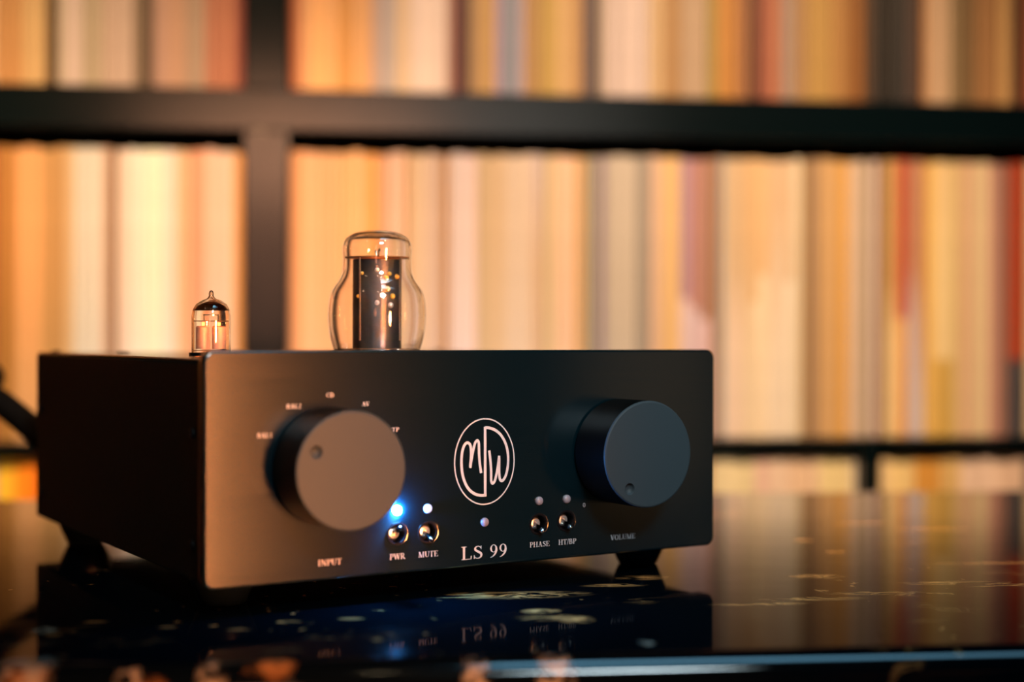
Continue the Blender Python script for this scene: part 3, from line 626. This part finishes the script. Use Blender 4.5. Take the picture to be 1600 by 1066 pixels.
def glyph(c):
    if c == ' ': return [], 0.32
    if c == '/': return diag(0.04, -0.05, 0.30, 1.05, 0.06), 0.34
    if c == 'I': return stem(0.12), 0.42
    if c == 'L': return stem(0.12) + rc(0.12, 0, 0.62, sf) + diag(0.61, 0, 0.64, 0.26, 0.05), 0.70
    if c == 'P': return stem(0.12) + rc(0.2, 1 - t_, 0.38, 1) + rc(0.2, 0.44, 0.38, 0.44 + t_) + bowl(0.36, 0.735, 0.21, 0.2625, -90, 90), 0.66
    if c == 'R': return stem(0.12) + rc(0.2, 1 - t_, 0.38, 1) + rc(0.2, 0.46, 0.38, 0.46 + t_) + bowl(0.36, 0.745, 0.19, 0.2525, -90, 90) + diag(0.68, 0, 0.36, 0.5, 0.17) + rc(0.62, 0, 0.82, sf), 0.80
    if c == 'B': return stem(0.12) + rc(0.2, 1 - t_, 0.38, 1) + rc(0.2, 0.49, 0.40, 0.49 + t_) + rc(0.2, 0, 0.4, t_) + bowl(0.36, 0.76, 0.18, 0.2375, -90, 90) + bowl(0.38, 0.27, 0.21, 0.2425, -90, 90), 0.72
    if c == 'D': return stem(0.12) + rc(0.2, 1 - t_, 0.36, 1) + rc(0.2, 0, 0.36, t_) + bowl(0.34, 0.5, 0.36, 0.4725, -90, 90), 0.80
    if c == 'H': return stem(0.12) + stem(0.60) + rc(0.2, 0.5, 0.66, 0.5 + t_), 0.88
    if c == 'T': return stem(0.28, s1=False) + rc(0.02, 1 - sf, 0.69, 1) + rc(0.02, 0.78, 0.07, 1) + rc(0.64, 0.78, 0.69, 1), 0.72
    if c == 'E': return stem(0.12) + rc(0.2, 1 - sf, 0.62, 1) + rc(0.2, 0, 0.64, sf) + rc(0.2, 0.5, 0.48, 0.5 + sf) + rc(0.57, 0.78, 0.62, 1) + rc(0.61, 0, 0.66, 0.25) + rc(0.45, 0.4, 0.49, 0.65), 0.72
    if c == 'U': return rc(0.10, 0.3, 0.25, 1) + rc(0.01, 1 - sf, 0.34, 1) + rc(0.62, 0.3, 0.68, 1) + rc(0.52, 1 - sf, 0.78, 1) + ribbon([(0.175 + (0.65 - 0.175) * (1 - math.cos(math.pi * k / 16)) / 2, 0.31 - 0.28 * math.sin(math.pi * k / 16)) for k in range(17)], [T_ * (1 - k / 16) + 0.06 * k / 16 - 0.04 * math.sin(math.pi * k / 16) for k in range(17)]), 0.80
    if c == 'M': return rc(0.12, 0, 0.18, 1) + rc(0.02, 0, 0.28, sf) + rc(0.02, 1 - sf, 0.25, 1) + diag(0.50, 0, 0.20, 1, 0.16) + diag(0.50, 0, 0.82, 1, 0.06) + stem(0.76) , 1.02
    if c == 'N': return rc(0.12, 0, 0.18, 1) + rc(0.02, 0, 0.28, sf) + rc(0.0, 1 - sf, 0.25, 1) + diag(0.68, 0, 0.18, 1, 0.16) + rc(0.66, 0, 0.72, 1) + rc(0.56, 1 - sf, 0.82, 1), 0.86
    if c == 'V': return diag(0.40, 0, 0.14, 1, 0.16) + diag(0.40, 0, 0.66, 1, 0.06) + rc(0.0, 1 - sf, 0.30, 1) + rc(0.54, 1 - sf, 0.80, 1), 0.78
    if c == 'W': return diag(0.34, 0, 0.13, 1, 0.15) + diag(0.34, 0, 0.54, 1, 0.06) + diag(0.76, 0, 0.54, 1, 0.15) + diag(0.76, 0, 0.96, 1, 0.06) + rc(0.0, 1 - sf, 0.28, 1) + rc(0.42, 1 - sf, 0.66, 1) + rc(0.85, 1 - sf, 1.07, 1), 1.06
    if c == 'A': return diag(0.62, 0, 0.38, 1, 0.16) + diag(0.12, 0, 0.38, 1, 0.06) + rc(0.2, 0.32, 0.55, 0.32 + t_) + rc(0.0, 0, 0.26, sf) + rc(0.48, 0, 0.78, sf), 0.78
    if c in 'O0':
        rx = 0.31 if c == 'O' else 0.19
        return bowl(rx + 0.1, 0.5, rx, 0.4725, 0, 360, 36, 0.15 if c == 'O' else 0.11), 2 * rx + 0.2
    if c == 'C': return bowl(0.42, 0.5, 0.34, 0.4725, 45, 320, 30) + rc(0.65, 0.68, 0.70, 1), 0.78
    if c == 'S':
        p = [(0.50, 0.80), (0.44, 0.91), (0.33, 0.965), (0.21, 0.93), (0.14, 0.82), (0.15, 0.70), (0.25, 0.60), (0.38, 0.51), (0.49, 0.41), (0.53, 0.28), (0.49, 0.13), (0.38, 0.04), (0.24, 0.035), (0.14, 0.10), (0.08, 0.22)]
        return ribbon(p, [0.05, 0.055, 0.06, 0.08, 0.11, 0.13, 0.15, 0.16, 0.15, 0.13, 0.10, 0.07, 0.055, 0.05, 0.05]) + rc(0.49, 0.72, 0.53, 1) + rc(0.065, 0, 0.105, 0.30), 0.63
    if c == '9':
        return bowl(0.28, 0.69, 0.165, 0.28, 0, 360, 28, 0.11, 0.05) + ribbon([(0.455, 0.69), (0.45, 0.52), (0.40, 0.33), (0.31, 0.17), (0.20, 0.06), (0.08, 0.0)], [0.12, 0.13, 0.12, 0.10, 0.07, 0.04]), 0.56
    if c == '1': return stem(0.18, w_=0.11, s1=False, e=0.09) + diag(0.08, 0.80, 0.22, 1.0, 0.05), 0.44
    if c == '2':
        return ribbon([(0.08, 0.74), (0.13, 0.88), (0.24, 0.965), (0.36, 0.93), (0.42, 0.80), (0.40, 0.64), (0.31, 0.45), (0.18, 0.24), (0.07, 0.06)], [0.04, 0.05, 0.06, 0.09, 0.12, 0.11, 0.08, 0.06, 0.05]) + rc(0.05, 0, 0.48, 0.10), 0.54
    return [], 0.4
def text(word, cx, base, cap, width=None, track=0.0, weight=1.0):
    """cx, base, cap, width in panel units of a tenth of a metre of panel height"""
    polys, x = [], 0.0
    for ch in word:
        g, adv = glyph(ch)
        polys += [[(p.x + x, p.y) for p in q] for q in g]; x += adv + track
    sx = (width / x) if width else cap
    bm = bmesh.new()
    for k, q in enumerate(polys):
        y = -0.00012 - 0.000002 * (k % 5)
        vs = [bm.verts.new(((cx - x * sx / 2 + a * sx) * S, y, Z0 + (base + b * cap) * S)) for a, b in q]
        bm.faces.new(vs)
    for f in bm.faces:
        f.normal_update()
        if f.normal.y > 0: f.normal_flip()
    me = bpy.data.meshes.new('lettering'); bm.to_mesh(me); bm.free()
    o = link('lettering', me, M_INK, face); tag(o, f'white printed word {word}' if word.isalpha() else f'white printed {word}'); return o
k = 0.001
text('INPUT', 57.2 * k, 6.3 * k, 2.6 * k, 11.4 * k); text('PWR', 90.2 * k, 6.35 * k, 2.6 * k, 7.9 * k); text('MUTE', 105.9 * k, 6.3 * k, 2.5 * k, 10.2 * k)
text('LS 99', 135.5 * k, 3.5 * k, 6.0 * k, 25.2 * k, 0.03)
text('PHASE', 165.8 * k, 6.6 * k, 2.45 * k, 11.4 * k); text('HT/BP', 181.5 * k, 6.7 * k, 2.45 * k, 10.3 * k); text('VOLUME', 214.3 * k, 6.85 * k, 2.5 * k, 15.0 * k)
text('BAL1', 26.8 * k, 63.0 * k, 1.9 * k, 7.0 * k, 0.05); text('BAL2', 40.2 * k, 75.1 * k, 1.9 * k, 7.0 * k, 0.05); text('CD', 57.1 * k, 79.6 * k, 1.9 * k, 3.6 * k)
text('AV', 74.3 * k, 75.4 * k, 1.9 * k, 3.6 * k); text('TP', 89.1 * k, 63.6 * k, 1.9 * k, 3.5 * k); text('0', 191.2 * k, 23.9 * k, 2.1 * k, 1.6 * k)
# emblem
def smooth(pts, n=6):
    out = []
    for i in range(len(pts) - 1):
        p0, p1, p2, p3 = pts[max(i - 1, 0)], pts[i], pts[i + 1], pts[min(i + 2, len(pts) - 1)]
        for q in range(n):
            t = q / n
            out.append(tuple(0.5 * (2 * p1[a] + (p2[a] - p0[a]) * t + (2 * p0[a] - 5 * p1[a] + 4 * p2[a] - p3[a]) * t * t + (3 * p1[a] - p0[a] - 3 * p2[a] + p3[a]) * t ** 3) for a in (0, 1)))
    out.append(pts[-1]); return out
EX, EY = 16.0 / 200, 19.9 / 290
def L_(p): return ((p[0] - 290) * EX, -(p[1] - 347) * EY)
quads = []
quads += ribbon([(16.0 * math.cos(2 * math.pi * i / 96), 19.85 * math.sin(2 * math.pi * i / 96)) for i in range(96)], 0.62, True)
left = [(298, 575), (262, 574), (225, 562), (188, 532), (160, 485), (142, 425), (135, 355), (138, 290), (150, 240), (170, 216), (190, 226), (198, 262), (198, 320), (193, 372)]
quads += ribbon([L_(p) for p in smooth(left)], 1.3)
quads += ribbon([L_(p) for p in smooth([(193, 385), (203, 320), (214, 262), (226, 218), (240, 203), (250, 222), (252, 290), (257, 360), (266, 424)])], 1.3)
right = [(290, 118), (325, 122), (365, 140), (402, 176), (430, 228), (446, 290), (449, 355), (442, 415), (427, 462), (408, 484), (393, 470), (388, 420), (388, 365), (388, 325)]
quads += ribbon([L_(p) for p in smooth(right)], 1.3)
quads += ribbon([L_(p) for p in smooth([(388, 312), (381, 370), (371, 430), (359, 478), (345, 498), (334, 480), (333, 410), (328, 340), (320, 274)])], 1.3)
quads += ribbon([L_((292, 112)), L_((293, 350)), L_((294, 583))], 1.35)
bm = bmesh.new()
for kq, q in enumerate(quads):
    bm.faces.new([bm.verts.new(((0.1354 + p[0] * 0.001) * S, -0.00012 - 0.0000015 * (kq % 7), Z0 + (0.0483 + p[1] * 0.001) * S)) for p in q])
for f in bm.faces:
    f.normal_update()
    if f.normal.y > 0: f.normal_flip()
me = bpy.data.meshes.new('emblem'); bm.to_mesh(me); bm.free()
tag(link('emblem', me, M_INK, face), 'white oval emblem of interlocked letters')

# ---------------------------------------------------------------- valves (vacuum tubes)
def glass_shell(name, outer, thick, m, parent, n=72):
    """outer: (r, z) from the bottom up to the apex; closed double wall"""
    inner = []
    for i, (r, z) in enumerate(outer):
        a = Vector(outer[max(i - 1, 0)]); b = Vector(outer[min(i + 1, len(outer) - 1)]); d = (b - a).normalized(); nn = Vector((-d.y, d.x))
        p = Vector((r, z)) + nn * thick; inner.append((max(p.x, 0.0) if r > 1e-6 else 0.0, p.y if r > 1e-6 else z - thick))
    prof = list(outer) + inner[::-1]
    bm = bmesh.new(); lathe(bm, prof, n, 'z', True)
    return link(name, finish(bm, name, 60), m, parent)
BZ = 0.88
pb = cam_local(589, BZ); base_w = amp_m @ Vector((pb.x, pb.y, zt))
big = empty('vacuum_tube', base_w, PHI, 'large clear coke-bottle glass valve with dark graphite plate on the preamp', 'vacuum tube')
u = BZ / F
def zpx(py, Zc=BZ): return (529.4 - 2.5 - py) * (Zc / F) + CAMZ - base_w.z       # height above the cover for a picture row
g = [(0.0245, 0.0032), (68 * u, zpx(546)), (74.5 * u, zpx(521)), (76.5 * u, zpx(500)), (76.3 * u, zpx(485)), (74.5 * u, zpx(469)), (70 * u, zpx(455)), (61.5 * u, zpx(443)), (56 * u, zpx(432)), (53.8 * u, zpx(420)), (53.4 * u, zpx(405)), (54 * u, zpx(392)), (53 * u, zpx(383)), (48 * u, zpx(374)), (37 * u, zpx(367)), (22 * u, zpx(363)), (10 * u, zpx(362)), (0, zpx(361.7))]
gs = []
for i in range(len(g) - 1):
    for q in range(3):
        t = q / 3; p0, p1, p2, p3 = g[max(i - 1, 0)], g[i], g[i + 1], g[min(i + 2, len(g) - 1)]
        gs.append(tuple(max(0, 0.5 * (2 * p1[a] + (p2[a] - p0[a]) * t + (2 * p0[a] - 5 * p1[a] + 4 * p2[a] - p3[a]) * t * t + (3 * p1[a] - p0[a] - 3 * p2[a] + p3[a]) * t ** 3)) for a in (0, 1)))
gs.append(g[-1])
glass_shell('glass_envelope', gs, 0.0011, M_GLASS, big)
lathe_obj('tube_base', [(0, 0.0002), (0.0262, 0.0002), (0.0262, 0.0030), (0.0245, 0.0036), (0, 0.0036)], M_RUBBER, big)
zp = zpx(405)
lathe_obj('anode', [(38 * u, 0.0045), (38 * u, zp - 0.001), (36 * u, zp - 0.001), (36 * u, 0.0045)], M_GRAPHITE, big, n=72, closed=True)
lathe_obj('cathode', [(0, 0.0045), (0.0035, 0.0045), (0.0035, zp - 0.002), (0, zp - 0.002)], glow('dull_red_cathode', (1.0, 0.22, 0.04), 3.0), big, n=24)
M_GOLD_GLINT = mat('gold_glint_bead', (0.95, 0.62, 0.12), 0.45, 0.3); M_PALE_GLINT = mat('pale_glint_bead', (0.9, 0.88, 0.88), 0.4, 0.3)
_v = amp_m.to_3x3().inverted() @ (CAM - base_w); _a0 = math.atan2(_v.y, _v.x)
for px_, py_, m_, r_ in ((602, 438, M_GOLD_GLINT, .0016), (607, 431, M_GOLD_GLINT, .0014), (618, 435, M_GOLD_GLINT, .0016), (604, 454, M_GOLD_GLINT, .0017), (597, 463, M_GOLD_GLINT, .0015), (612, 465, M_GOLD_GLINT, .0016), (588, 425, M_PALE_GLINT, .0014), (588, 475, M_PALE_GLINT, .0014), (609, 479, M_PALE_GLINT, .0017), (565, 430, M_GOLD_GLINT, .0011), (559, 465, M_GOLD_GLINT, .0012)):  # small beads added in place of lamp reflections glinting on the plate
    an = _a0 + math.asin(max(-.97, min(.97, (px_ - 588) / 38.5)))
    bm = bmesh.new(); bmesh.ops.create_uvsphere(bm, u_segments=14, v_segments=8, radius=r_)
    link('glint_bead', finish(bm, 'glint_bead', 60), m_, big, (38 * u * math.cos(an), 38 * u * math.sin(an), zpx(py_)))
bm = bmesh.new(); lathe(bm, [(0, 0), (50.5 * u, 0), (50.5 * u, 0.0006), (0, 0.0006)], 48); link('mica_spacer', finish(bm, 'mica_spacer', 40), M_MICA, big, (0, 0, zp))
bm = bmesh.new(); lathe(bm, [(0, 0), (45 * u, 0), (45 * u, 0.0006), (0, 0.0006)], 48); link('mica_spacer', finish(bm, 'mica_spacer', 40), M_MICA, big, (0, 0, 0.0038))
for a in (0.4, 2.0, 3.6, 5.2):
    bm = bmesh.new(); x, y = 43 * u * math.cos(a), 43 * u * math.sin(a)
    tube(bm, [(x, y, 0.0091), (x, y, zp - 0.0002)], 0.0006, 8); link('support_rod', finish(bm, 'support_rod', 40), M_WIRE, big)
for a in (1.2, 4.4):
    bm = bmesh.new(); x, y = 14 * u * math.cos(a), 14 * u * math.sin(a)
    tube(bm, [(x, y, zp + 0.0007), (x * 1.1, y * 1.1, zp + 0.004), (x * 1.6, y * 1.6, zp + 0.0052), (x * 2.1, y * 2.1, zp + 0.004)], 0.0005, 8); link('getter_wire', finish(bm, 'getter_wire', 40), M_WIRE, big)

SZ = 0.84
ps = cam_local(330, SZ); base_s = amp_m @ Vector((ps.x, ps.y, zt))
small = empty('vacuum_tube', base_s, PHI, 'small pointed glass valve glowing orange at the edge of the preamp', 'vacuum tube')
u = SZ / F
def zp2(py): return (525.5 - py) * u + CAMZ - base_s.z
R1 = 30.5 * u
g = [(R1 * 0.98, 0.0005), (R1, 0.004), (R1, zp2(510)), (R1, zp2(495)), (R1 * 0.95, zp2(485)), (R1 * 0.78, zp2(476)), (R1 * 0.5, zp2(470)), (R1 * 0.22, zp2(467)), (R1 * 0.12, zp2(463)), (R1 * 0.13, zp2(459)), (R1 * 0.09, zp2(455.5)), (0, zp2(454))]
glass_shell('glass_envelope', g, 0.0008, M_AMBERGLASS, small, 48)
# getter flash on the inside of the dome
bm = bmesh.new(); lathe(bm, [(R1 * 0.88, zp2(485.5)), (R1 * 0.70, zp2(478.5)), (R1 * 0.40, zp2(473.5)), (R1 * 0.12, zp2(471))], 40); link('getter_flash', finish(bm, 'getter_flash', 60), M_GETTER, small)
lathe_obj('socket', [(R1 * 1.02, 0.0001), (R1 * 1.12, 0.0001), (R1 * 1.12, 0.002), (R1 * 1.02, 0.002)], M_RUBBER, small, n=40, closed=True)
for sx in (-1, 1):
    bm = bmesh.new(); lathe(bm, [(0.0, 0.004), (R1 * 0.36, 0.004), (R1 * 0.36, zp2(512)), (R1 * 0.30, zp2(510)), (0, zp2(510))], 24)
    link('anode', finish(bm, 'anode', 40), M_NICKEL, small, (sx * R1 * 0.42, 0, 0))
    bm = bmesh.new(); tube(bm, [(sx * R1 * 0.42, 0, zp2(509.5)), (sx * R1 * 0.42, 0, zp2(504.5))], 0.0008, 10)
    link('heater', finish(bm, 'heater', 40), glow('orange_heater', (1.0, 0.3, 0.06), 6.0), small)
lathe_obj('base_light', [(0, 0.0004), (R1 * 0.8, 0.0004), (R1 * 0.8, 0.0012), (0, 0.0012)], glow('orange_base_light', (1.0, 0.20, 0.03), 9.0), small, n=32)
for z in (0.0030, zp2(503)):
    bm = bmesh.new(); lathe(bm, [(0, 0), (R1 * 0.88, 0), (R1 * 0.88, 0.0004), (0, 0.0004)], 32); link('mica_spacer', finish(bm, 'mica_spacer', 40), M_MICA, small, (0, 0, z))
bm = bmesh.new(); lathe(bm, [(R1 * 0.34, 0), (R1 * 0.42, 0), (R1 * 0.42, 0.0008), (R1 * 0.34, 0.0008)], 28, 'z', True)
link('getter_ring', finish(bm, 'getter_ring', 40), M_CHROME, small, (0, 0, zp2(494)))
for sx in (-1, 1):
    bm = bmesh.new(); tube(bm, [(sx * R1 * 0.38, 0, zp2(502.6)), (sx * R1 * 0.38, 0, zp2(494))], 0.0004, 8); link('support_rod', finish(bm, 'support_rod', 40), M_WIRE, small)

# ---------------------------------------------------------------- cables behind the preamp
def cz(px, py, Zc): 
    d = ray(px, py); return CAM + d * (Zc / d.dot(fw))
rear = amp_m @ Vector((0.045, D, 0.055))
pts = [cz(-260, 560, 1.12), cz(-120, 585, 1.12), cz(-20, 618, 1.12), cz(30, 652, 1.12), cz(75, 692, 1.10), cz(110, 715, 1.09), rear + Vector((-0.01, 0.03, 0)), rear + Vector((0, 0.008, 0))]
def cat3(pts, n=6):
    out = []
    for i in range(len(pts) - 1):
        p0, p1, p2, p3 = pts[max(i - 1, 0)], pts[i], pts[i + 1], pts[min(i + 2, len(pts) - 1)]
        for q in range(n):
            t = q / n; out.append(0.5 * (2 * p1 + (p2 - p0) * t + (2 * p0 - 5 * p1 + 4 * p2 - p3) * t * t + (3 * p1 - p0 - 3 * p2 + p3) * t ** 3))
    out.append(pts[-1]); return out
cp = cat3(pts); pts0 = cz(-420, 640, 1.12); pts1 = cz(-560, 800, 1.12); 
cp = cat3([Vector((pts1.x, pts1.y, CZ + 0.0105)), Vector((pts0.x, pts0.y, CZ + 0.05))] + pts)
bm = bmesh.new(); tube(bm, cp, 0.0100, 16); cb = link('power_cable', finish(bm, 'power_cable', 60), M_CABLE)
tag(cb, 'thick dark cable curving down to the rear of the preamp', 'cable')
c2_ = [cz(-160, 500, 1.15), cz(-60, 548, 1.15), cz(-12, 575, 1.15), cz(-3, 592, 1.15), cz(-20, 612, 1.15), cz(-90, 650, 1.15), cz(-200, 700, 1.15)]
end_ = cz(-300, 780, 1.15); c2_.append(Vector((end_.x, end_.y, CZ + 0.0055))); up_ = cz(-330, 470, 1.15); ut_ = cz(-480, 560, 1.16); c2_ = [Vector((cz(-620, 700, 1.16).x, cz(-620, 700, 1.16).y, CZ + 0.0055)), ut_, up_] + c2_
bm = bmesh.new(); tube(bm, cat3(c2_), 0.0050, 12); tag(link('signal_cable', finish(bm, 'signal_cable', 60), M_CABLE), 'thinner black cable looping beside the thick power cable', 'cable')
